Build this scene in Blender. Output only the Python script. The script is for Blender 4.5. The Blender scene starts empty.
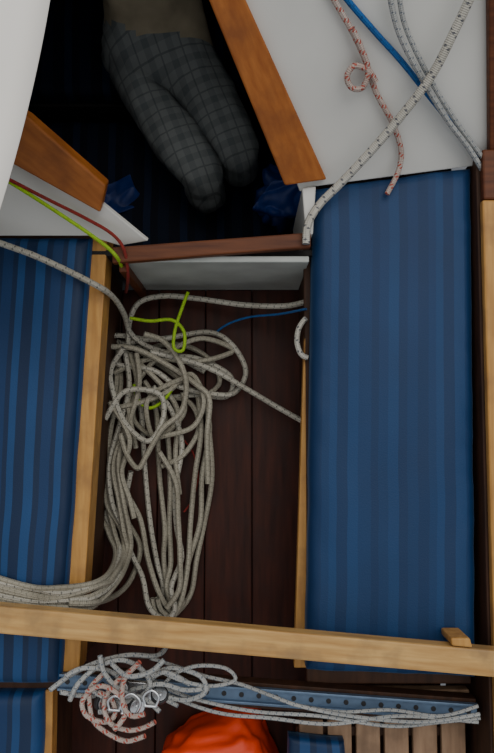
import bpy, bmesh, math, random
from mathutils import Vector, Matrix, noise
random.seed(11)
scene = bpy.context.scene
# ------------------------------------------------------------------ camera (calibrated: 2.6 m above cockpit sole)
F = 700.0; CAMZ = 2.6; TILT = math.radians(4.3)
cd = bpy.data.cameras.new("camera"); cam = bpy.data.objects.new("camera", cd)
scene.collection.objects.link(cam); scene.camera = cam
cam.location = (0, 0, CAMZ); cam.rotation_euler = (TILT, 0, 0)
cd.sensor_fit = 'VERTICAL'; cd.sensor_height = 36; cd.lens = F * 36 / 753
C0 = Vector((0, 0, CAMZ)); RX = Matrix.Rotation(TILT, 3, 'X')
def ray(u, v): return RX @ Vector(((u - 247) / F, (376.5 - v) / F, -1))
def W(u, v, z):
    d = ray(u, v); return C0 + d * ((z - CAMZ) / d.z)
def onplane(u, v, pl, off=0.0):
    p, n = pl; d = ray(u, v); t = ((p + n * off) - C0).dot(n) / d.dot(n); return C0 + d * t

# ------------------------------------------------------------------ materials
def newmat(name):
    m = bpy.data.materials.new(name); m.use_nodes = True
    nt = m.node_tree; b = nt.nodes["Principled BSDF"]; return m, nt, b
def N(nt, t, **kw):
    n = nt.nodes.new(t)
    for k, v in kw.items(): setattr(n, k, v)
    return n
def math_(nt, op, a, b=None, c=None):
    n = N(nt, 'ShaderNodeMath', operation=op)
    for i, x in enumerate((a, b, c)):
        if x is None: continue
        if isinstance(x, (int, float)): n.inputs[i].default_value = x
        else: nt.links.new(x, n.inputs[i])
    return n.outputs[0]
def mix(nt, fac, a, b):
    n = N(nt, 'ShaderNodeMix', data_type='RGBA')
    if isinstance(fac, (int, float)): n.inputs[0].default_value = fac
    else: nt.links.new(fac, n.inputs[0])
    for i, x in ((6, a), (7, b)):
        if isinstance(x, (tuple, list)): n.inputs[i].default_value = (*x[:3], 1)
        else: nt.links.new(x, n.inputs[i])
    return n.outputs[2]
def noise_(nt, vec, scale, detail=3, stretch=(1, 1, 1)):
    mp = N(nt, 'ShaderNodeMapping'); mp.inputs['Scale'].default_value = stretch
    nt.links.new(vec, mp.inputs[0])
    n = N(nt, 'ShaderNodeTexNoise'); n.inputs['Scale'].default_value = scale; n.inputs['Detail'].default_value = detail
    nt.links.new(mp.outputs[0], n.inputs[0]); return n.outputs['Fac']
def ramp(nt, fac, stops, const=False):
    r = N(nt, 'ShaderNodeValToRGB'); e = r.color_ramp.elements
    if const: r.color_ramp.interpolation = 'CONSTANT'
    while len(e) > 1: e.remove(e[-1])
    e[0].position = stops[0][0]; e[0].color = (*stops[0][1], 1)
    for p, c in stops[1:]:
        x = e.new(p); x.color = (*c, 1)
    nt.links.new(fac, r.inputs[0]); return r.outputs[0]
def bump(nt, b, h, s, d=0.01):
    n = N(nt, 'ShaderNodeBump'); n.inputs['Strength'].default_value = s; n.inputs['Distance'].default_value = d
    nt.links.new(h, n.inputs['Height']); nt.links.new(n.outputs[0], b.inputs['Normal'])
def obj(nt): return N(nt, 'ShaderNodeTexCoord').outputs['Object']

def wood(name, c1, c2, stretch, rough=0.45, stain=None, rot=0, spec=0.5, sc=7):
    """grain runs along the axis whose stretch is small; rot turns the grain about Z"""
    m, nt, b = newmat(name); o = obj(nt)
    if rot:
        mp = N(nt, 'ShaderNodeMapping'); mp.inputs['Rotation'].default_value = (0, 0, rot); nt.links.new(o, mp.inputs[0]); o = mp.outputs[0]
    g = noise_(nt, o, sc, 6, stretch); col = ramp(nt, g, [(0.3, c1), (0.7, c2)])
    if stain:
        s = noise_(nt, o, 5, 5, (2, 2, 2)); f = ramp(nt, s, [(0.48, (0, 0, 0)), (0.7, (0.8, 0.8, 0.8))])
        col = mix(nt, f, col, stain)
    nt.links.new(col, b.inputs['Base Color']); b.inputs['Roughness'].default_value = rough
    b.inputs['Specular IOR Level'].default_value = spec
    bump(nt, b, g, 0.25, 0.003); return m
def plain(name, c, rough=0.6, var=0.12, metal=0, sc=6):
    m, nt, b = newmat(name); o = obj(nt); n = noise_(nt, o, sc, 4)
    col = ramp(nt, n, [(0.3, tuple(x * (1 - var) for x in c)), (0.7, tuple(min(1, x * (1 + var)) for x in c))])
    nt.links.new(col, b.inputs['Base Color']); b.inputs['Roughness'].default_value = rough; b.inputs['Metallic'].default_value = metal
    return m
def rope_mat(name, base, fleck, dirt=(0.25, 0.24, 0.2), amt=0.22, per=24, fl=0.5, len_=0.5):
    m, nt, b = newmat(name)
    uv = N(nt, 'ShaderNodeTexCoord').outputs['UV']; s = N(nt, 'ShaderNodeSeparateXYZ'); nt.links.new(uv, s.inputs[0])
    u, v = s.outputs[0], s.outputs[1]
    a = math_(nt, 'FRACT', math_(nt, 'ADD', math_(nt, 'MULTIPLY', u, per), v))
    c = math_(nt, 'FRACT', math_(nt, 'SUBTRACT', math_(nt, 'MULTIPLY', u, per * 2.5), math_(nt, 'MULTIPLY', v, 3)))
    f = math_(nt, 'MULTIPLY', math_(nt, 'MULTIPLY', math_(nt, 'LESS_THAN', a, amt), math_(nt, 'LESS_THAN', c, len_)), fl)
    dn = ramp(nt, noise_(nt, obj(nt), 7, 3), [(0.4, (0, 0, 0)), (0.7, (1, 1, 1))])
    base_c = mix(nt, math_(nt, 'MULTIPLY', dn, 0.6), base, dirt)
    nt.links.new(mix(nt, f, base_c, fleck), b.inputs['Base Color']); b.inputs['Roughness'].default_value = 0.9
    w1 = math_(nt, 'SINE', math_(nt, 'MULTIPLY', math_(nt, 'ADD', math_(nt, 'MULTIPLY', u, 90), math_(nt, 'MULTIPLY', v, 4)), 6.283))
    w2 = math_(nt, 'SINE', math_(nt, 'MULTIPLY', math_(nt, 'SUBTRACT', math_(nt, 'MULTIPLY', u, 90), math_(nt, 'MULTIPLY', v, 4)), 6.283))
    bump(nt, b, math_(nt, 'MULTIPLY', w1, w2), 0.6, 0.003); return m
def stripe_mat(name, dark, mid, light, stops, period, rough=0.55, sheen=0.15):
    m, nt, b = newmat(name); cc = {'d': dark, 'm': mid, 'l': light}
    uv = N(nt, 'ShaderNodeTexCoord').outputs['UV']; s = N(nt, 'ShaderNodeSeparateXYZ'); nt.links.new(uv, s.inputs[0])
    f = math_(nt, 'FRACT', math_(nt, 'DIVIDE', s.outputs[0], period))
    col = ramp(nt, f, [(p, cc[c]) for p, c in stops], True)
    n = noise_(nt, obj(nt), 4, 4); col = mix(nt, math_(nt, 'MULTIPLY', n, 0.55), col, tuple(x * 0.5 for x in dark))
    nt.links.new(col, b.inputs['Base Color']); b.inputs['Roughness'].default_value = rough; b.inputs['Specular IOR Level'].default_value = 0.35
    b.inputs['Sheen Weight'].default_value = sheen; b.inputs['Sheen Roughness'].default_value = 0.4; b.inputs['Sheen Tint'].default_value = (0.3, 0.6, 1, 1)
    bump(nt, b, noise_(nt, obj(nt), 220, 2), 0.3, 0.002); return m

M_light = wood("varnished_light_wood", (0.44, 0.235, 0.075), (0.66, 0.41, 0.15), (0.8, 9, 9), 0.45, (0.30, 0.185, 0.085), rot=math.radians(5), spec=.35)
M_lightY = wood("varnished_light_wood_fore_aft", (0.40, 0.19, 0.045), (0.58, 0.31, 0.085), (9, 0.8, 9), 0.45, (0.30, 0.15, 0.05), spec=.35)
M_teak = wood("companionway_teak", (0.30, 0.085, 0.012), (0.42, 0.14, 0.025), (9, 0.9, 3), 0.42, (0.22, 0.065, 0.014), rot=math.radians(-28), spec=.35)
M_teakL = wood("companionway_teak_port", (0.27, 0.08, 0.012), (0.38, 0.125, 0.024), (0.9, 9, 3), 0.42, (0.18, 0.055, 0.012), rot=math.radians(38), spec=.35)
M_red = wood("mahogany", (0.075, 0.020, 0.007), (0.15, 0.045, 0.014), (0.8, 8, 8), 0.5, spec=.3)
M_dark = wood("dark_bench_front", (0.035, 0.016, 0.009), (0.07, 0.030, 0.016), (6, 1, 6), 0.6, spec=.3)
M_floor = wood("cockpit_sole_boards", (0.018, 0.0040, 0.0022), (0.060, 0.0135, 0.0065), (5, 0.5, 1), 0.5, (0.030, 0.009, 0.007), spec=0.22)
M_grate = wood("weathered_teak", (0.22, 0.13, 0.075), (0.34, 0.215, 0.13), (8, 1, 8), 0.7, (0.14, 0.085, 0.05))
M_white = plain("white_gelcoat", (0.64, 0.64, 0.61), 0.4, 0.06, sc=3)
M_riser = plain("grey_gelcoat", (0.42, 0.45, 0.43), 0.5, 0.16, sc=8)
M_sail = plain("sailcloth", (0.95, 0.92, 0.87), 0.8, 0.03, sc=2)
M_cabin = plain("cabin_lining_painted_shade", (0.014, 0.012, 0.012), 0.8, 0.3)  # cabin shade put into the colour: lining made near black
M_metal = plain("anodised_track", (0.13, 0.20, 0.31), 0.4, 0.15, 0.4, sc=30)
M_steel = plain("stainless_steel", (0.6, 0.62, 0.65), 0.25, 0.1, 1.0)
M_black = plain("black_plastic", (0.015, 0.015, 0.018), 0.5)
M_orange = plain("orange_vinyl", (0.88, 0.058, 0.006), 0.5, 0.08, sc=4)
M_bluebag = plain("royal_blue_nylon", (0.012, 0.045, 0.24), 0.5, 0.3, sc=10)
M_cushR = stripe_mat("blue_stripe_satin", (0.002, 0.030, 0.105), (0.003, 0.038, 0.128), (0.004, 0.049, 0.158),
                     [(0, 'd'), (.1, 'm'), (.17, 'l'), (.24, 'd'), (.34, 'l'), (.44, 'm'), (.56, 'd'), (.63, 'm'), (.72, 'l'), (.82, 'd'), (.9, 'm')], 0.33)
M_cushL = stripe_mat("blue_stripe_satin_port", (0.002, 0.020, 0.070), (0.003, 0.036, 0.128), (0.006, 0.064, 0.205),
                     [(0, 'd'), (.22, 'l'), (.42, 'd'), (.55, 'm'), (.75, 'd'), (.85, 'l')], 0.155)
M_cushC = stripe_mat("cabin_blue_stripe_shaded", (0.003, 0.006, 0.020), (0.005, 0.014, 0.042), (0.009, 0.026, 0.075), [(0, 'd'), (.3, 'l'), (.5, 'd'), (.7, 'm')], 0.16, 0.8, 0.02)  # stripe colours darkened to stand for the shade inside the cabin
R_grey = rope_mat("grey_fleck_rope", (0.58, 0.56, 0.50), (0.05, 0.06, 0.09), (0.40, 0.38, 0.32), 0.22, 26, 0.8, 0.5)
R_fine = rope_mat("fine_grey_rope", (0.46, 0.47, 0.46), (0.06, 0.10, 0.16), (0.26, 0.27, 0.27), 0.25, 45, 0.7)
R_pile = rope_mat("weathered_rope", (0.41, 0.385, 0.31), (0.14, 0.14, 0.11), (0.20, 0.18, 0.135), 0.28, 55, 0.5)
R_pile2 = rope_mat("weathered_white_rope", (0.52, 0.50, 0.43), (0.06, 0.07, 0.07), (0.30, 0.28, 0.23), 0.22, 36, 0.7)
R_red = rope_mat("red_fleck_rope", (0.56, 0.47, 0.42), (0.45, 0.045, 0.02), (0.40, 0.25, 0.21), 0.42, 30, 0.85)
R_blue = rope_mat("blue_rope", (0.010, 0.13, 0.42), (0.01, 0.04, 0.12), (0.015, 0.09, 0.27))
R_green = rope_mat("green_rope", (0.36, 0.62, 0.02), (0.2, 0.36, 0.02), (0.24, 0.40, 0.02))
R_redl = rope_mat("red_rope", (0.30, 0.025, 0.018), (0.12, 0.02, 0.02), (0.18, 0.03, 0.02))

# ------------------------------------------------------------------ mesh helpers
def link(o, parent=None):
    scene.collection.objects.link(o)
    if parent: o.parent = parent
    return o
def empty(name):
    e = bpy.data.objects.new(name, None); e.empty_display_size = 0.1; return link(e)
def finish(me, mat, smooth=False):
    if mat: me.materials.append(mat)
    if smooth:
        for p in me.polygons: p.use_smooth = True
def prism(name, top, bot, mat, parent=None, bevel=0.004, seg=2):
    n = len(top); bm = bmesh.new()
    t = [bm.verts.new(p) for p in top]; b = [bm.verts.new(p) for p in bot]
    bm.faces.new(t); bm.faces.new(b[::-1])
    for i in range(n): bm.faces.new((t[i], b[i], b[(i + 1) % n], t[(i + 1) % n]))
    bmesh.ops.recalc_face_normals(bm, faces=bm.faces)
    me = bpy.data.meshes.new(name); bm.to_mesh(me); bm.free(); finish(me, mat)
    o = link(bpy.data.objects.new(name, me), parent)
    if bevel:
        md = o.modifiers.new("bevel", 'BEVEL'); md.width = bevel; md.segments = seg; md.limit_method = 'ANGLE'
    return o
def drop(name, px, z, h, mat, parent=None, bevel=0.004):
    top = [W(u, v, z) for u, v in px]; return prism(name, top, [p - Vector((0, 0, h)) for p in top], mat, parent, bevel)
def dropw(name, top, h, mat, parent=None, bevel=0.004, d=Vector((0, 0, -1))):
    top = [Vector(p) for p in top]; return prism(name, top, [p + d * h for p in top], mat, parent, bevel)
def box(name, x0, x1, y0, y1, z0, z1, mat, parent=None, bevel=0.004):
    return prism(name, [(x0, y0, z1), (x1, y0, z1), (x1, y1, z1), (x0, y1, z1)], [(x0, y0, z0), (x1, y0, z0), (x1, y1, z0), (x0, y1, z0)], mat, parent, bevel)
def cr(pts, closed, step):
    P = [Vector(p) for p in pts]; n = len(P); out = []
    segs = n if closed else n - 1
    for i in range(segs):
        if closed: a, b, c, d = P[(i - 1) % n], P[i], P[(i + 1) % n], P[(i + 2) % n]
        else: a, b, c, d = P[max(i - 1, 0)], P[i], P[i + 1], P[min(i + 2, n - 1)]
        k = max(2, int((c - b).length / step))
        for j in range(k):
            t = j / k
            out.append(0.5 * ((2 * b) + (c - a) * t + (2 * a - 5 * b + 4 * c - d) * t * t + (3 * b - a - 3 * c + d) * t ** 3))
    if not closed: out.append(P[-1])
    return out
def tubes(name, paths, r, mat, closed=False, parent=None, ns=8, mat2=None, pick=()):
    """one object made of swept strands; uv.x = arc length in m, uv.y = turn round the rope"""
    V = []; Fc = []; UV = []; MI = []
    for pi, pts in enumerate(paths):
        S = cr(pts, closed, max(0.008, r * 0.9)); m = len(S); base = len(V); f0 = len(Fc)
        nrm = Vector((0, 0, 1)); L = 0
        for i, p in enumerate(S):
            t = (S[(i + 1) % m if closed else min(i + 1, m - 1)] - S[(i - 1) % m if closed else max(i - 1, 0)])
            if t.length < 1e-9: t = Vector((1, 0, 0))
            t.normalize(); nrm = nrm - t * nrm.dot(t)
            if nrm.length < 1e-4: nrm = t.orthogonal()
            nrm.normalize(); bn = t.cross(nrm)
            for k in range(ns):
                a = 2 * math.pi * k / ns; V.append(p + (nrm * math.cos(a) + bn * math.sin(a)) * r)
        for i in range(m if closed else m - 1):
            j = (i + 1) % m; d = (S[j] - S[i]).length
            for k in range(ns):
                q = (k + 1) % ns
                Fc.append((base + i * ns + k, base + j * ns + k, base + j * ns + q, base + i * ns + q))
                UV.append(((L, k / ns), (L + d, k / ns), (L + d, (k + 1) / ns), (L, (k + 1) / ns)))
            L += d
        if not closed:
            Fc.append(tuple(base + k for k in range(ns))[::-1]); UV.append(tuple((0, 0) for _ in range(ns)))
            Fc.append(tuple(base + (m - 1) * ns + k for k in range(ns))); UV.append(tuple((0, 0) for _ in range(ns)))
        MI += [1 if pi in pick else 0] * (len(Fc) - f0)
    me = bpy.data.meshes.new(name); me.from_pydata(V, [], Fc); ul = me.uv_layers.new(name="UVMap"); i = 0
    for uvs in UV:
        for x in uvs: ul.data[i].uv = x; i += 1
    finish(me, mat, True)
    if mat2:
        me.materials.append(mat2)
        for p, mi in zip(me.polygons, MI): p.material_index = mi
    return link(bpy.data.objects.new(name, me), parent)
def cushion(name, corners, thick, mat, r=0.035, puff=0.012, parent=None, wr=0.004):
    """corners: 4 points tl,tr,br,bl of the top; softly rounded upholstered slab"""
    tl, tr, br, bl = [Vector(c) for c in corners]
    w = (tr - tl).length; l = (tl - bl).length
    def par(n, L):
        e = [r * (1 - math.cos(math.pi / 2 * i / 5)) / L for i in range(6)]
        mid = [e[-1] + (1 - 2 * e[-1]) * i / n for i in range(1, n)]
        return e + mid + [1 - x for x in e[::-1]]
    A = par(max(4, int(w / 0.025)), w); B = par(max(6, int(l / 0.025)), l)
    bm = bmesh.new(); ul = bm.loops.layers.uv.new("UVMap"); g = []; uvd = {}
    def hp(d):
        return 0 if d >= r else -r + math.sqrt(max(0, r * r - (r - d) ** 2))
    for b in B:
        row = []
        for a in A:
            p = (tl * (1 - a) + tr * a) * (1 - b) + (bl * (1 - a) + br * a) * b
            da = min(a, 1 - a) * w; db = min(b, 1 - b) * l
            z = min(hp(da), hp(db)) + puff * (math.sin(math.pi * a) * math.sin(math.pi * b)) ** 0.5
            z += wr * noise.noise(Vector((p.x * 9, p.y * 4, 1.3))) * (1.3 if da > r and db > r else 0.3)
            edge = max(0, 1 - min(da, db) / 0.09)
            z += wr * 1.4 * edge * noise.noise(Vector((p.x * 26, p.y * 26, 4)))
            p2 = p + Vector((noise.noise(Vector((p.y * 6, 2, 1))) * .004, noise.noise(Vector((p.x * 6, 7, 1))) * .005, z))
            v = bm.verts.new(p2); uvd[v] = (a * w + .004 * noise.noise(Vector((p.x * 3, p.y * 3, 9))), b * l); row.append(v)
        g.append(row)
    for i in range(len(B) - 1):
        for j in range(len(A) - 1): bm.faces.new((g[i][j], g[i + 1][j], g[i + 1][j + 1], g[i][j + 1]))
    per = g[0][:] + [g[i][-1] for i in range(1, len(B))] + g[-1][-2::-1] + [g[i][0] for i in range(len(B) - 2, 0, -1)]
    prev = per
    for k, (dz) in enumerate((thick - 2 * r if thick > 2.2 * r else thick * 0.3, thick - r)):
        cur = []
        for v in per:
            q = bm.verts.new(Vector((v.co.x, v.co.y, tl.z - r - dz if k == 0 else tl.z - thick))); uvd[q] = uvd[v]; cur.append(q)
        for i in range(len(per)):
            j = (i + 1) % len(per); bm.faces.new((prev[i], prev[j], cur[j], cur[i]))
        prev = cur
    bm.faces.new(prev)
    bmesh.ops.recalc_face_normals(bm, faces=bm.faces)
    for f in bm.faces:
        for lp in f.loops: lp[ul].uv = uvd[lp.vert]
    me = bpy.data.meshes.new(name); bm.to_mesh(me); bm.free(); finish(me, mat, True)
    return link(bpy.data.objects.new(name, me), parent)
def cyl(name, c, axis, r, h, mat, parent=None, seg=24, r2=None):
    bm = bmesh.new(); bmesh.ops.create_cone(bm, cap_ends=True, segments=seg, radius1=r, radius2=r if r2 is None else r2, depth=h)
    q = Vector((0, 0, 1)).rotation_difference(Vector(axis).normalized()).to_matrix().to_4x4()
    bm.transform(Matrix.Translation(Vector(c)) @ q)
    me = bpy.data.meshes.new(name); bm.to_mesh(me); bm.free(); finish(me, mat)
    o = link(bpy.data.objects.new(name, me), parent)
    md = o.modifiers.new("bevel", 'BEVEL'); md.width = min(r, h) * 0.15; md.segments = 2; md.limit_method = 'ANGLE'
    return o

# ------------------------------------------------------------------ levels
ZC = 0.44      # cushion top
ZD = 0.35      # seat deck
ya, yf = -1.75, W(220, 290, 0).y
fl = empty("floor")
edges = [-1.03, -0.47, -0.33, W(205, 450, 0).x, W(252, 450, 0).x, 0.70]
for i in range(len(edges) - 1):
    box("plank_%d" % (i + 1), edges[i] + 0.0015, edges[i + 1] - 0.0015, ya, yf, -0.03, 0, M_floor, fl, 0.003)
box("subfloor", -1.03, 0.70, ya, yf, -0.06, -0.03, M_black, fl, 0)

# ---- starboard bench (right)
YR = W(390, 176, ZD).y          # forward end by cabin
sb = empty("cockpit_bench")
ix = W(305, 450, ZD).x
yaR = W(390, 684, ZD).y
box("seat_deck", ix, 0.70, yaR, YR + 0.02, ZD - 0.03, ZD, M_dark, sb)
box("front_panel", ix + 0.01, ix + 0.03, yaR, YR, 0, ZD - 0.03, M_dark, sb)
dropw("edge_trim", [W(304, 345, ZD), W(306, 315, ZD), W(308, 668, ZD), W(294, 668, ZD)], 0.05, M_lightY, sb)
box("aft_panel", ix + 0.01, 0.70, yaR, yaR + 0.02, 0, ZD - 0.03, M_dark, sb)
cushion("bench_cushion", [W(314, 186, ZC), W(473, 165, ZC), W(478, 680, ZC), W(307, 672, ZC)], ZC - ZD - .001, M_cushR, puff=0.014)
# ---- port bench (left)
pb = empty("cockpit_bench.001")
YL = W(50, 232, ZD).y
yaL = W(50, 690, ZD).y
prism("seat_deck", [(-1.02, yaL, ZD), (W(58, 690, ZD).x, yaL, ZD), (W(98, 232, ZD).x, YL, ZD), (-1.02, YL, ZD)],
      [(-1.02, yaL, ZD - .03), (W(58, 690, ZD).x, yaL, ZD - .03), (W(98, 232, ZD).x, YL, ZD - .03), (-1.02, YL, ZD - .03)], M_dark, pb)
drop("edge_trim", [(92, 230), (108, 230), (79, 672), (60, 672)], ZD + 0.05, 0.10, M_lightY, pb)
a, b_ = W(100, 232, ZD), W(68, 672, ZD)
prism("front_panel", [(a.x, a.y, ZD - .03), (a.x + .02, a.y, ZD - .03), (b_.x + .02, b_.y, ZD - .03), (b_.x, b_.y, ZD - .03)],
      [(a.x, a.y, 0), (a.x + .02, a.y, 0), (b_.x + .02, b_.y, 0), (b_.x, b_.y, 0)], M_dark, pb)
cl = W(90, 236, ZC); c2 = W(59, 686, ZC)
cushion("bench_cushion.001", [(-1.0, cl.y, ZC), cl, c2, (-1.0, c2.y, ZC)], ZC - ZD - .001, M_cushL, puff=.014)
# aft port locker seat with its own cushion
al = empty("aft_locker_seat")
q = W(38, 694, 0.40)
box("locker_box", -1.02, W(50, 700, 0.34).x - 0.01, -1.7, W(40, 694, .31).y, 0.0, 0.30, M_dark, al)
drop("edge_trim", [(40, 690), (53, 690), (50, 840), (36, 840)], 0.36, 0.06, M_lightY, al)
cushion("bench_cushion.002", [(-1.0, q.y, 0.40), (W(42, 694, .40).x, q.y, 0.40), (W(38, 850, .40).x, -1.6, .40), (-1.0, -1.6, .40)], 0.098, M_cushL)

# ---- coamings + side decks
wr = empty("wall_right")
box("coaming", 0.715, 0.775, ya, YR + 0.02, 0, 0.47, M_dark, wr)
box("coaming_cap", 0.722, 0.80, ya, YR - 0.13, 0.471, 0.50, M_lightY, wr, 0.006)
box("coaming_cap_fore", 0.726, 0.80, YR - 0.128, YR + 0.03, 0.471, 0.50, M_red, wr, 0.006)
wl = empty("wall_left")
box("coaming", -1.10, -1.03, ya, YL + 0.5, 0, 0.47, M_white, wl)
box("coaming_cap", -1.12, -1.02, ya, YL, 0.471, 0.50, M_lightY, wl, 0.006)
box("side_deck", 0.80, 1.5, ya, 3.0, 0.38, 0.44, M_white, wr)
box("side_deck", -1.8, -1.12, ya, 3.0, 0.38, 0.44, M_white, wl)
box("wall_back", -1.10, 0.775, ya - 0.05, ya - 0.002, -0.06, 0.5, M_white)

# ---- bridge beam across cockpit
bt = [W(-60, 601, .56), W(520, 653, .56), W(520, 680, .56), W(-60, 629, .56)]
d = (bt[1] - bt[0]).normalized()
L0 = bt[0] - d * 0.30; L1 = bt[3] - d * 0.30
dropw("bridge_beam", [L0, bt[1], bt[2], L1], 0.055, M_light, None, 0.006)
drop("wooden_cleat_block", [(451, 638), (470, 638), (473, 648), (452, 646)], 0.562, 0.108, M_lightY, None, 0.005)

# ------------------------------------------------------------------ bridge deck / companionway
bd = empty("wall_forward")
yr = yf
rx0, rx1 = W(122, 262, .44).x, W(309, 248, .44).x
prism("riser", [(rx0, yr, .44), (rx1, yr, .44), (rx1, yr + .02, .44), (rx0, yr + .02, .44)],
      [(rx0 - .02, yr, 0), (rx1, yr, 0), (rx1, yr + .02, 0), (rx0 - .02, yr + .02, 0)], M_riser, bd)
dropw("companionway_sill", [W(112, 247, .47), W(311, 232, .47), W(311, 247, .47), W(112, 263, .47)], 0.03, M_red, bd, 0.005)
drop("corner_post", [(119, 262), (127, 262), (127, 272), (119, 272)], .43, .43, M_red, bd)
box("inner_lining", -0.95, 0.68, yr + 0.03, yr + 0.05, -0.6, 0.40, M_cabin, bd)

# sloping starboard cabin bulkhead / coach roof
pA, pB, pC = W(313, 190, .43), W(480, 166, .43), W(360, -60, .86)
nR = (pB - pA).cross(pC - pA).normalized()
PR = (pA, nR)
top = [onplane(u, v, PR) for u, v in [(300, 192), (313, 187), (482, 165), (530, 158), (640, 90), (640, -160), (170, -160), (222, -20)]]
prism("cabin_side", top, [p - nR * 0.03 for p in top], M_white, bd, 0.004)
top = [onplane(u, v, PR, 0.03) for u, v in [(208, -2), (241, -2), (327, 180), (285, 186)]]
e = (top[0] - top[3]); top[0] += e * 0.25; top[1] += e * 0.25
prism("companionway_trim", top, [p - nR * 0.06 for p in top], M_teak, bd, 0.006)
top = [onplane(u, v, PR, 0.03) for u, v in [(489, -40), (520, -40), (520, 168), (490, 168)]]
prism("outboard_trim", top, [p - nR * 0.028 for p in top], M_red, bd, 0.004)
# jamb beneath trim down to bridge deck
j0, j1 = W(302, 188, .45), W(316, 186, .45); j2, j3 = W(313, 234, .45), W(306, 236, .45)
prism("jamb", [j0, j1, j2, j3], [p - Vector((0, 0, .45)) for p in (j0, j1, j2, j3)], M_white, bd, 0.004)
# port bulkhead
qA, qB, qC = W(-40, 236, .43), W(110, 236, .45), W(10, 150, .62)
nL = (qB - qA).cross(qC - qA).normalized(); PL = (qA, nL)
top = [onplane(u, v, PL) for u, v in [(-140, 236), (88, 236), (120, 246), (148, 241), (104, 205), (15, 150), (-140, 90)]]
prism("cabin_side_port", top, [p - nL * 0.02 for p in top], M_white, bd, 0.003)
top = [onplane(u, v, PL, 0.03) for u, v in [(100, 213), (106, 186), (28, 118), (-60, 60), (-60, 125), (12, 164)]]
prism("companionway_trim_port", top, [p - nL * 0.05 for p in top], M_teakL, bd, 0.006)

# cabin interior
ci = empty("cabin_interior")
yi = yr + 0.055
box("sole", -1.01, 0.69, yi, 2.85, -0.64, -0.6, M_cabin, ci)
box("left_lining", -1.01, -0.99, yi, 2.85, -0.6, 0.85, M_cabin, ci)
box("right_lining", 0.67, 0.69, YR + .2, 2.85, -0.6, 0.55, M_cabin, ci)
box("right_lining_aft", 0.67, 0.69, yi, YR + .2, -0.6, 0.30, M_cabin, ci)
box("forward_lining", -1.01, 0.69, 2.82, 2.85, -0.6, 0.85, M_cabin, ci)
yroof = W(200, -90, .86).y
box("light_blocking_roof", -1.10, 1.1, yroof, 2.95, 0.86, 0.90, M_white)  # cabin roof out of view, added to keep daylight off the interior
# berth
yb = W(180, 95, -0.25).y
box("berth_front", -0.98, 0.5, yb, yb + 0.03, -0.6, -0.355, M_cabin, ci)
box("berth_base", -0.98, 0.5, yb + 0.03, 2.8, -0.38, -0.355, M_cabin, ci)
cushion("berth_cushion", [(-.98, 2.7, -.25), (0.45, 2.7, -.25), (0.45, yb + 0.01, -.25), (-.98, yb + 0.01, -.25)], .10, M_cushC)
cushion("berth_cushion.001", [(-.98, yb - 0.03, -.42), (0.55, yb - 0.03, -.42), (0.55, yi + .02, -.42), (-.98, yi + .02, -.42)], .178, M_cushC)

def blob(name, c, s, mat, amp=0.15, fr=4, sub=4, rot=0, parent=None, power=1.0):
    bm = bmesh.new(); bmesh.ops.create_icosphere(bm, subdivisions=sub, radius=1)
    for v in bm.verts:
        n = v.co.normalized(); k = 1 + amp * noise.noise(n * fr + Vector(c)) + amp * 0.4 * noise.noise(n * fr * 3)
        v.co = Vector([math.copysign(abs(x) ** power, x) for x in n]) * k
    bm.transform(Matrix.Translation(Vector(c)) @ Matrix.Rotation(rot, 4, 'Z') @ Matrix.Diagonal((*s, 1)))
    me = bpy.data.meshes.new(name); bm.to_mesh(me); bm.free(); finish(me, mat, True)
    return link(bpy.data.objects.new(name, me), parent)
def drape(name, grid, mat, amp, fr, parent=None, sub=14):
    """crumpled cloth from 4 corners"""
    a, b, c, d = [Vector(x) for x in grid]; bm = bmesh.new(); rows = []
    for i in range(sub * 2 + 1):
        row = []
        for j in range(sub * 2 + 1):
            s, t = i / (2 * sub), j / (2 * sub)
            p = (a * (1 - s) + b * s) * (1 - t) + (d * (1 - s) + c * s) * t
            p += Vector((0, 0, 1)) * (amp * noise.noise(p * fr) + amp * .5 * abs(noise.noise(p * fr * 2.3))) + Vector((.9, .9, 0)) * amp * noise.noise(p * fr + Vector((5, 5, 5)))
            row.append(bm.verts.new(p))
        rows.append(row)
    for i in range(2 * sub):
        for j in range(2 * sub): bm.faces.new((rows[i][j], rows[i + 1][j], rows[i + 1][j + 1], rows[i][j + 1]))
    bmesh.ops.recalc_face_normals(bm, faces=bm.faces)
    me = bpy.data.meshes.new(name); bm.to_mesh(me); bm.free(); finish(me, mat, True)
    o = link(bpy.data.objects.new(name, me), parent); md = o.modifiers.new("th", 'SOLIDIFY'); md.thickness = .004; return o
sbg = empty("sail_bag")
c = W(292, 198, -0.26)
blob("bag_body", c, (0.13, 0.12, 0.12), M_bluebag, 0.5, 3, parent=sbg, power=0.8)
drape("bag_flap", [W(272, 180, .0), W(306, 188, .02), W(312, 224, -.04), (W(258, 206, -.08))], M_bluebag, .07, 9, sbg)
drape("blue_jacket_cloth", [W(100, 184, -.38), W(128, 180, -.38), W(146, 202, -.40), W(106, 212, -.40)], M_bluebag, .07, 7)

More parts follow.
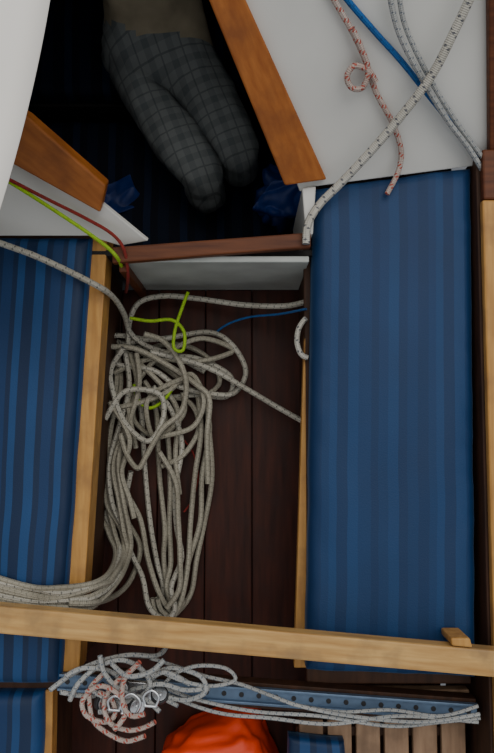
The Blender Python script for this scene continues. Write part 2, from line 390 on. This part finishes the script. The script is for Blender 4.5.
# ------------------------------------------------------------------ sailor seated in the cabin
M_jacket = plain("khaki_jacket", (0.34, 0.29, 0.20), 0.85, 0.25, sc=8)
M_skin = plain("skin", (0.45, 0.25, 0.17), 0.55, 0.05)
M_hair = plain("brown_hair", (0.04, 0.025, 0.015), 0.7, 0.3, sc=40)
M_lips = plain("lips", (0.4, 0.14, 0.11), 0.5, 0.05)
M_hem = plain("lime_tee_hem", (0.25, 0.35, 0.03), 0.8, 0.1)
m, nt, bb = newmat("plaid_trousers"); s = N(nt, 'ShaderNodeSeparateXYZ')
mp = N(nt, 'ShaderNodeMapping'); mp.inputs['Rotation'].default_value = (0, 0, math.radians(-22)); nt.links.new(obj(nt), mp.inputs[0]); nt.links.new(mp.outputs[0], s.inputs[0])
def band(ax, per, w, ph=0): return math_(nt, 'LESS_THAN', math_(nt, 'FRACT', math_(nt, 'ADD', math_(nt, 'DIVIDE', s.outputs[ax], per), ph)), w)
col = mix(nt, math_(nt, 'MULTIPLY', math_(nt, 'ADD', band(0, .085, .3), band(1, .085, .3)), 0.35), (0.215, 0.235, 0.235), (0.09, 0.108, 0.118))
col = mix(nt, math_(nt, 'MULTIPLY', math_(nt, 'MAXIMUM', band(0, .085, .07, .4), band(1, .085, .07, .4)), 0.45), col, (0.04, 0.05, 0.06))
nt.links.new(col, bb.inputs['Base Color']); bb.inputs['Roughness'].default_value = 0.9
bump(nt, bb, noise_(nt, obj(nt), 12, 3), 0.6, 0.02); M_plaid = m

pel = W(164, 62, -0.09)
V_ = []; E_ = []; R_ = []; T_ = []
def jv(p, r, tag, parent=None):
    V_.append(Vector(p)); R_.append(r if isinstance(r, tuple) else (r, r)); T_.append(tag)
    if parent is not None: E_.append((parent, len(V_) - 1))
    return len(V_) - 1
P0 = jv(pel, (.19, .145), 0)
sp1 = jv(pel + Vector((-.02, .08, .16)), (.20, .14), 1, P0)
sp2 = jv(pel + Vector((-.02, .17, .32)), (.20, .13), 1, sp1)
sp3 = jv(pel + Vector((-.02, .23, .45)), (.15, .11), 1, sp2)
nk = jv(pel + Vector((-.02, .24, .54)), .055, 3, sp3)
nk2 = jv(pel + Vector((-.02, .23, .58)), .05, 3, nk)
HANDS = []
for sx, knee_px, kz in ((-1, (204, 176), -0.07), (1, (240, 146), -0.04)):
    hip = jv(pel + Vector((sx * .105, -.07, -.02)), .135, 0, P0)
    kn = W(*knee_px, kz); mid = (V_[hip] + kn) / 2 + Vector((sx * .012, 0, .015))
    t1 = jv(mid, .116, 0, hip); k = jv(kn, .094, 0, t1)
    s1 = jv(kn + Vector((0, -.03, -.18)), .08, 0, k); an = jv(kn + Vector((0, .03, -.27)), .06, 0, s1)
    sh = jv(V_[sp3] + Vector((sx * .17, 0, -.02)), .08, 1, sp3)
    el = jv(V_[sh] + Vector((sx * .10, .08, -.27)), .06, 1, sh)
    wv = V_[el] + Vector((sx * .04, .12, -.18)); wr_ = jv(wv, .038, 1, el)
    HANDS.append((wv, sx))
me = bpy.data.meshes.new("skel"); me.from_pydata(V_, E_, []); so = link(bpy.data.objects.new("skel", me))
md = so.modifiers.new("skin", 'SKIN')
for i, sv in enumerate(me.skin_vertices[0].data): sv.radius = R_[i]; sv.use_root = (i == 0)
so.modifiers.new("sub", 'SUBSURF').levels = 3
dg = bpy.context.evaluated_depsgraph_get(); dg.update()
bm_me = bpy.data.meshes.new_from_object(so.evaluated_get(dg)); bpy.data.objects.remove(so)
for mm in (M_plaid, M_jacket, M_hair, M_skin): bm_me.materials.append(mm)
nk_p = V_[nk]
for p in bm_me.polygons:
    p.use_smooth = True; c_ = p.center; r_ = c_ - V_[0]
    if c_.z > nk_p.z - .02 and (c_ - nk_p).length < .14: tg = 3
    else: tg = 1 if (r_.y + .55 * r_.z + .15 * r_.x > .115 + .010 * math.sin(r_.x * 30)) else 0
    p.material_index = tg
for v in bm_me.vertices:   # cloth folds
    q_ = Vector((v.co.x * 1.0 + v.co.y * .4, v.co.y * .55 - v.co.x * .2, v.co.z))
    v.co += v.normal * (noise.noise(q_ * 9) * .016 + noise.noise(q_ * 22) * .008)
sailor = empty("sailor")
body = link(bpy.data.objects.new("clothed_body", bm_me), sailor)
hc = pel + Vector((-.02, .21, .68))
blob("head", hc, (.075, .095, .115), M_skin, 0.03, 2, parent=sailor)
blob("hair", hc + Vector((0, .02, .03)), (.082, .095, .105), M_hair, 0.08, 5, parent=sailor)
for sx in (-1, 1):
    blob("ear", hc + Vector((sx * .077, 0, 0)), (.012, .02, .03), M_skin, .05, parent=sailor, sub=2)
    blob("eye", hc + Vector((sx * .03, -.086, .005)), (.012, .01, .009), M_white, .0, parent=sailor, sub=2)
    blob("pupil", hc + Vector((sx * .03, -.095, .005)), (.005, .003, .005), M_black, .0, parent=sailor, sub=2)
blob("nose", hc + Vector((0, -.10, -.02)), (.014, .02, .024), M_skin, .0, parent=sailor, sub=2)
blob("mouth", hc + Vector((0, -.09, -.055)), (.025, .008, .007), M_lips, .0, parent=sailor, sub=2)
for wv, sx in HANDS:
    blob("palm", wv + Vector((sx * .01, .05, -.02)), (.042, .055, .018), M_skin, .03, parent=sailor, sub=3)
    fp = []
    for k, ln in enumerate((.07, .08, .075, .058)):
        b0 = wv + Vector((sx * .01 + (k - 1.5) * .021, .085, -.02))
        fp.append([b0, b0 + Vector((0, ln * .5, .006)), b0 + Vector((0, ln, -.01))])
    b0 = wv + Vector((-sx * .03, .04, -.02)); fp.append([b0, b0 + Vector((-sx * .025, .025, 0)), b0 + Vector((-sx * .035, .055, -.008))])
    tubes("fingers", fp, .0085, M_skin, False, sailor)

# ------------------------------------------------------------------ sail at upper left
bm = bmesh.new(); rows = []
ns_, nt_ = 14, 24
for i in range(nt_ + 1):
    t = i / nt_; row = []; v_ = -60 + 330 * t
    edge = W(51 - .15 * v_ - .00042 * v_ * v_, v_, 1.0)
    for j in range(ns_ + 1):
        s_ = j / ns_
        p = edge + Vector((-0.9 * s_, 0.05 * s_, 0.10 * s_ + 0.012 * math.sin(s_ * 9 + t * 3)))
        row.append(bm.verts.new(p))
    rows.append(row)
for i in range(nt_):
    for j in range(ns_): bm.faces.new((rows[i][j], rows[i][j + 1], rows[i + 1][j + 1], rows[i + 1][j]))
bmesh.ops.recalc_face_normals(bm, faces=bm.faces)
me = bpy.data.meshes.new("mainsail"); bm.to_mesh(me); bm.free(); finish(me, M_sail, True)
o = link(bpy.data.objects.new("mainsail", me)); md = o.modifiers.new("thick", 'SOLIDIFY'); md.thickness = 0.004

# ------------------------------------------------------------------ ropes
def pts(l, z):
    n = len(l); out = []
    for i, q in enumerate(l):
        if len(q) == 3: zz = q[2]
        elif isinstance(z, tuple): zz = z[0] + (z[1] - z[0]) * i / (n - 1)
        else: zz = z
        out.append(W(q[0], q[1], zz))
    return out
RP = 0.0098
pile = []; k = 0
def strand(l, base=None, jit=2.0, off=0):
    global k
    b = 0.02 + (k % 9) * 0.016 if base is None else base; k += 1
    ll = []
    for q in l:
        u, v = q[0] + off + random.uniform(-jit, jit), q[1] + random.uniform(-jit, jit)
        z = q[2] if len(q) == 3 else max(.012, b + random.uniform(-.014, .020))
        ll.append(W(u, v, z))
    pile.append(ll)
strand([(-30, 232, .50), (0, 243, .49), (40, 258, .485), (90, 282, .46), (112, 296, .36), (124, 314, .2), (130, 332, .1), (145, 345, .08), (175, 356, .06), (205, 372, .05)], jit=0)
strand([(128, 345, .08), (130, 320, .10), (140, 302, .12), (165, 296, .12), (200, 299, .12), (245, 305, .16), (285, 306, .22), (309, 301, .33)], jit=0)
strand([(150, 352), (185, 360), (215, 371), (245, 388), (272, 404), (302, 421)], .10, jit=0)
for L in ([(110, 350), (135, 338), (170, 340), (205, 336), (235, 348), (249, 370), (238, 390), (212, 398), (180, 388), (150, 372), (120, 365), (104, 350), (118, 338), (150, 342)],
          [(118, 372), (150, 360), (190, 362), (222, 358), (228, 345), (205, 336), (175, 345), (150, 365), (135, 390), (128, 420), (135, 450)],
          [(106, 362), (103, 385), (115, 402), (145, 405), (172, 395), (190, 378), (200, 395), (192, 425), (172, 440), (150, 430), (145, 405), (160, 385), (185, 375)],
          [(100, 345), (130, 350), (165, 362), (192, 380), (208, 400), (206, 440), (203, 480)],
          [(125, 345), (112, 365), (110, 395), (125, 425), (148, 440), (165, 425), (160, 400), (140, 388), (118, 395), (108, 420)],
          [(140, 330), (165, 345), (185, 372), (180, 405), (165, 430), (150, 455), (138, 470), (122, 455), (125, 430)],
          [(130, 358), (158, 350), (190, 352), (215, 366), (218, 384), (198, 392), (172, 378), (148, 360), (126, 348)],
          [(104, 348), (108, 338), (124, 340), (160, 352), (200, 358), (232, 376), (224, 392), (196, 398), (164, 396)],
          [(186, 388), (178, 415), (160, 432), (138, 428), (134, 404), (156, 396), (184, 404), (196, 430), (184, 452), (160, 462)],
          [(115, 352), (142, 368), (166, 392), (178, 418), (172, 450), (176, 490)]):
    strand(L, jit=5)
for i in range(7):
    o_ = i * 4.6
    strand([(106 + o_, 352), (100 + o_ * 1.5, 385), (97 + o_ * 1.2, 425), (91 + o_ * 1.0, 462), (96 + o_ * .95, 500), (109 + o_ * .75, 530), (117 + o_ * .5, 552, .10),
            (112 + o_ * .2, 572 + i * 1.3, .28), (92, 581 + o_ * .9, .42), (60, 589 + o_ * .75, .47), (30, 586 + o_ * .8, .465), (-30, 572 + o_ * .9, .465)], .02 + .014 * i, jit=2.8)
for i in range(4):
    o_ = i * 9
    strand([(138 + o_ * .6, 385), (146 + o_, 410), (148 + o_ * 1.1, 445), (147 + o_ * 1.2, 485), (151 + o_ * 1.1, 525), (158 + o_ * .8, 560), (162 + o_ * .5, 590), (160 + o_ * .7, 612), (150 + i * 3, 628)], .02 + .016 * i, jit=5)
for i in range(3):
    strand([(206 - i * 4, 395), (212 - i * 5, 430), (209 - i * 7, 475), (205 - i * 8, 520), (198 - i * 6, 560), (188 - i * 4, 595), (176 - i * 3, 615), (160, 618 - i * 5), (150 + i * 4, 600)], .02 + .016 * i, jit=3.5)
strand([(120, 440), (122, 480), (138, 520), (150, 560), (162, 598), (175, 612), (186, 600)], .06)
strand([(132, 470), (126, 510), (130, 545), (142, 575), (150, 605), (165, 622)], .05)
strand([(120, 445), (116, 480), (124, 515), (138, 545), (135, 575), (118, 592, .16), (95, 604, .42), (70, 604, .47)], .04)
strand([(160, 450), (175, 480), (178, 520), (182, 555), (178, 590), (166, 610)], .09)
strand([(110, 400), (128, 440), (122, 470), (128, 500), (134, 520)], .13)
tubes("tangled_rope_pile", pile, RP, R_pile, mat2=R_pile2, pick={0, 1, 2, 3, 7, 10, 14, 17, 20, 23, 28})
tubes("rope_bight", [pts([(306, 318), (299, 328), (297, 342), (301, 354), (308, 358)], (.37, .37))], .009, R_grey)
tubes("green_control_line", [pts([(-10, 172, .66), (8, 181, .62), (60, 214, .53), (98, 240, .49), (116, 256, .49), (124, 272, .38)], .5),
      pts([(130, 318), (150, 321), (172, 320), (184, 332), (183, 350), (174, 348), (175, 330), (182, 308), (188, 292)], .185),
      pts([(134, 384), (138, 400), (150, 408), (164, 400), (174, 386)], .10)], .0062, R_green)
tubes("red_control_line", [pts([(-10, 172, .675), (8, 179, .63), (45, 198, .56), (85, 218, .51), (112, 234, .49), (124, 250, .485), (128, 275, .4), (126, 292, .2)], .5)], .0055, R_redl)
tubes("red_twine", [pts([(184, 440), (194, 455), (198, 478), (192, 500), (184, 512)], .03)], .0035, R_redl)
tubes("blue_twine", [pts([(214, 334, .03), (228, 324, .05), (250, 317, .1), (280, 314, .2), (306, 309, .36)], .1)], .0042, R_blue)

def onR(l, off): return [onplane(q[0], q[1], PR, q[2] if len(q) > 2 else off) for q in l]
z0 = [(482, -30), (470, -2), (455, 30), (432, 75), (402, 115), (372, 150)]
tubes("jib_sheet", [onR(z0, .065) + pts([(342, 182, .50), (320, 204, .475), (308, 224, .49), (306, 244, .49)], .5)], .0128, R_grey)
tubes("blue_halyard", [onR([(332, -20), (350, 3), (375, 32), (402, 62), (430, 97), (455, 128), (484, 160)], .016)], .0085, R_blue)
tubes("grey_halyard", [onR([(388, -15), (398, 30), (420, 75), (446, 118), (470, 150), (487, 178, .05)], .042)], .0085, R_fine)
tubes("grey_halyard.001", [onR([(398, -15), (405, 25), (428, 75), (455, 120), (486, 162)], .035)], .0075, R_fine)
tubes("red_fleck_halyard", [onR([(326, -15), (340, 10), (354, 35), (366, 62), (376, 92), (392, 122), (401, 150)], .018) + pts([(398, 172, .475), (387, 194, .465)], .5),
      onR([(352, 28), (362, 50), (368, 70), (363, 87), (352, 88), (347, 77), (354, 66), (368, 70), (376, 82)], .036)], .0085, R_red)

# ------------------------------------------------------------------ mainsheet traveller
tv = empty("mainsheet_traveller")
a = W(58, 682, .42); b2 = W(478, 713, .42); d = (b2 - a).normalized(); nn = Vector((-d.y, d.x, 0))
def bar(name, off, w, z, h, mat, s=0, e_=1):
    p, q2 = a.lerp(b2, s), a.lerp(b2, e_); p = p + nn * off; q2 = q2 + nn * off
    for t in (p, q2): t.z = z
    return dropw(name, [p - nn * w / 2, q2 - nn * w / 2, q2 + nn * w / 2, p + nn * w / 2], h, mat, tv, 0.002)
bar("track_web", 0, .036, .412, .012, M_metal); bar("track_rail_fore", .021, .008, .425, .02, M_metal); bar("track_rail_aft", -.021, .008, .425, .02, M_metal)
for i in range(24):
    p = a.lerp(b2, (i + .5) / 24); p.z = .4125
    cyl("screw_hole_%d" % i, p, (0, 0, 1), .0075, .004, M_black, tv, 14)
bar("support_beam", -.005, .075, .398, .05, M_dark)
bar("car_plate", 0, .055, .452, .02, M_steel, .13, .26)
def sheave(p, ax):
    cyl("sheave", p, ax, .026, .014, M_black, tv)
    for sg in (-1, 1): cyl("cheek", p + ax * .010 * sg, ax, .021, .003, M_steel, tv)
    cyl("axle", p, ax, .006, .03, M_steel, tv)
up = Vector((0, 0, 1))
for s_, of_, ax in ((.12, -.015, (d + up * .8).normalized()), (.16, .025, (nn * .4 + up).normalized()), (.20, -.02, (up + d * .3).normalized()), (.25, .015, (nn + up).normalized())):
    sheave(a.lerp(b2, s_) + up * .085 + nn * of_, ax)
for s_, r_ in ((.19, .028), (.235, .022), (.155, .02)):
    sp_ = a.lerp(b2, s_) + Vector((0, 0, .13)) + nn * (.02 if s_ > .2 else .0)
    tubes("shackle", [[sp_ - d * r_ * .6 - nn * r_, sp_ - d * r_ + nn * r_ * .3, sp_ + nn * r_ * 1.1, sp_ + d * r_ + nn * r_ * .3, sp_ + d * r_ * .6 - nn * r_]], .004, M_steel, False, tv)
    tubes("shackle_pin", [[sp_ - d * r_ * .9 - nn * r_ * .9, sp_ + d * r_ * .9 - nn * r_ * .9]], .0045, M_steel, False, tv)

mp_ = []; mf = []
def ms(l, z, jit=0, tgt=None):
    (mp_ if tgt is None else tgt).append([W(q[0] + random.uniform(-jit, jit), q[1] + random.uniform(-jit, jit), q[2] if len(q) > 2 else z + random.uniform(-.012, .012)) for q in l])
ms([(70, 700), (78, 684), (96, 668), (120, 660), (140, 668), (150, 685), (135, 700), (110, 700), (92, 690)], .52)
ms([(50, 690), (72, 674), (98, 662), (128, 655), (158, 655, .46), (168, 640, .40), (165, 618, .2)], .50)
ms([(60, 692), (90, 696), (130, 690), (160, 684), (185, 690), (210, 688)], .50)
ms([(112, 664), (128, 676), (150, 672), (164, 660)], .55)
ms([(100, 655), (104, 672), (120, 690), (146, 700), (160, 712)], .53)
ms([(66, 676), (84, 668), (112, 672), (124, 690), (116, 708), (98, 712)], .51)
ms([(150, 676), (172, 668), (200, 676), (205, 692), (185, 700), (160, 694), (150, 682), (165, 672), (190, 684)], .50)
ms([(150, 658), (175, 666), (205, 676), (240, 684), (272, 696), (300, 706), (350, 716), (420, 722), (480, 714)], .47, 0, mf)
ms([(140, 672), (175, 692), (215, 704), (260, 712), (320, 716), (390, 726), (440, 722), (480, 718)], .46, 0, mf)
ms([(155, 688), (190, 704), (225, 714), (270, 718), (330, 724), (400, 716), (478, 722)], .465, 0, mf)
ms([(300, 706), (340, 712), (390, 710), (440, 716), (478, 706)], .47, 0, mf)
ms([(155, 668), (180, 680), (210, 686), (235, 680), (225, 668), (196, 666), (172, 676), (160, 694), (178, 706)], .50, 0, mf)
tubes("mainsheet", mp_, .0076, R_fine)
tubes("traveller_line", mf, .0060, R_fine)
rp = []
for l, z in (([(104, 672), (92, 688), (88, 706), (96, 722), (110, 734), (128, 741), (146, 736)], .52), ([(130, 670), (114, 684), (104, 702), (110, 722), (126, 730), (142, 728), (153, 722)], .53),
             ([(92, 688), (84, 702), (88, 716), (104, 722), (116, 714), (112, 698), (98, 692)], .53), ([(138, 662), (126, 680), (122, 704), (130, 716), (146, 714)], .56),
             ([(86, 692), (102, 686), (120, 696), (124, 714), (114, 730)], .55)):
    rp.append([W(u + random.uniform(-2, 2), v, z + random.uniform(-.015, .01)) for u, v in l])
tubes("traveller_control_line", rp, .0076, R_red)

# ------------------------------------------------------------------ aft starboard teak grating seat
gs = empty("teak_grating_seat")
ygf = W(400, 689, .33).y
box("frame_fore", W(318, 700, .33).x, 0.70, W(400, 700, .33).y, ygf - .002, .29, .33, M_grate, gs)
gx0 = W(297, 730, .32).x; n_s = 6; yg1 = W(400, 720, .32).y
for i in range(n_s):
    w = (0.695 - gx0) / n_s
    box("slat_%d" % (i + 1), gx0 + i * w + .007, gx0 + (i + 1) * w - .007, -1.68, yg1, .295, .32, M_grate, gs, .004)
for yy in (yg1 - .03, -1.35, -1.65): box("bearer", gx0, .695, yy - .03, yy, .262, .294, M_dark, gs)
box("locker_front", gx0 + .01, gx0 + .03, -1.68, yg1, 0, .262, M_dark, gs)
cushion("blue_seat_pad", [W(288, 738, .372), W(344, 742, .372), W(352, 800, .372), W(288, 800, .372)], .05, M_cushL, .018, .01)

# orange dry bag
ob = empty("orange_dry_bag")
c = W(226, 780, .10)
bag = blob("bag_body", c, (.195, .22, .16), M_orange, .16, 1.5, 5, .25, ob, .62)
tubes("carry_strap", [[c + Vector((-.08, -.1, .13)), c + Vector((-.04, -.04, .19)), c + Vector((.04, -.04, .19)), c + Vector((.08, -.1, .13))]], .009, M_black, False, ob)

# ------------------------------------------------------------------ light: overcast sky + weak soft sun
w = bpy.data.worlds.new("overcast_sky"); scene.world = w; w.use_nodes = True; nt = w.node_tree
bg = nt.nodes["Background"]; tc = N(nt, 'ShaderNodeTexCoord'); s = N(nt, 'ShaderNodeSeparateXYZ'); nt.links.new(tc.outputs['Generated'], s.inputs[0])
nt.links.new(ramp(nt, s.outputs[2], [(0.0, (0.25, 0.26, 0.28)), (0.5, (0.80, 0.82, 0.84)), (1, (0.97, 0.97, 0.97))]), bg.inputs[0]); bg.inputs[1].default_value = 0.64
sd = bpy.data.lights.new("sun", 'SUN'); sd.energy = 1.15; sd.angle = math.radians(55); sd.color = (1, .95, .87)
so = link(bpy.data.objects.new("sun", sd)); so.rotation_euler = (math.radians(-24), math.radians(14), 0)
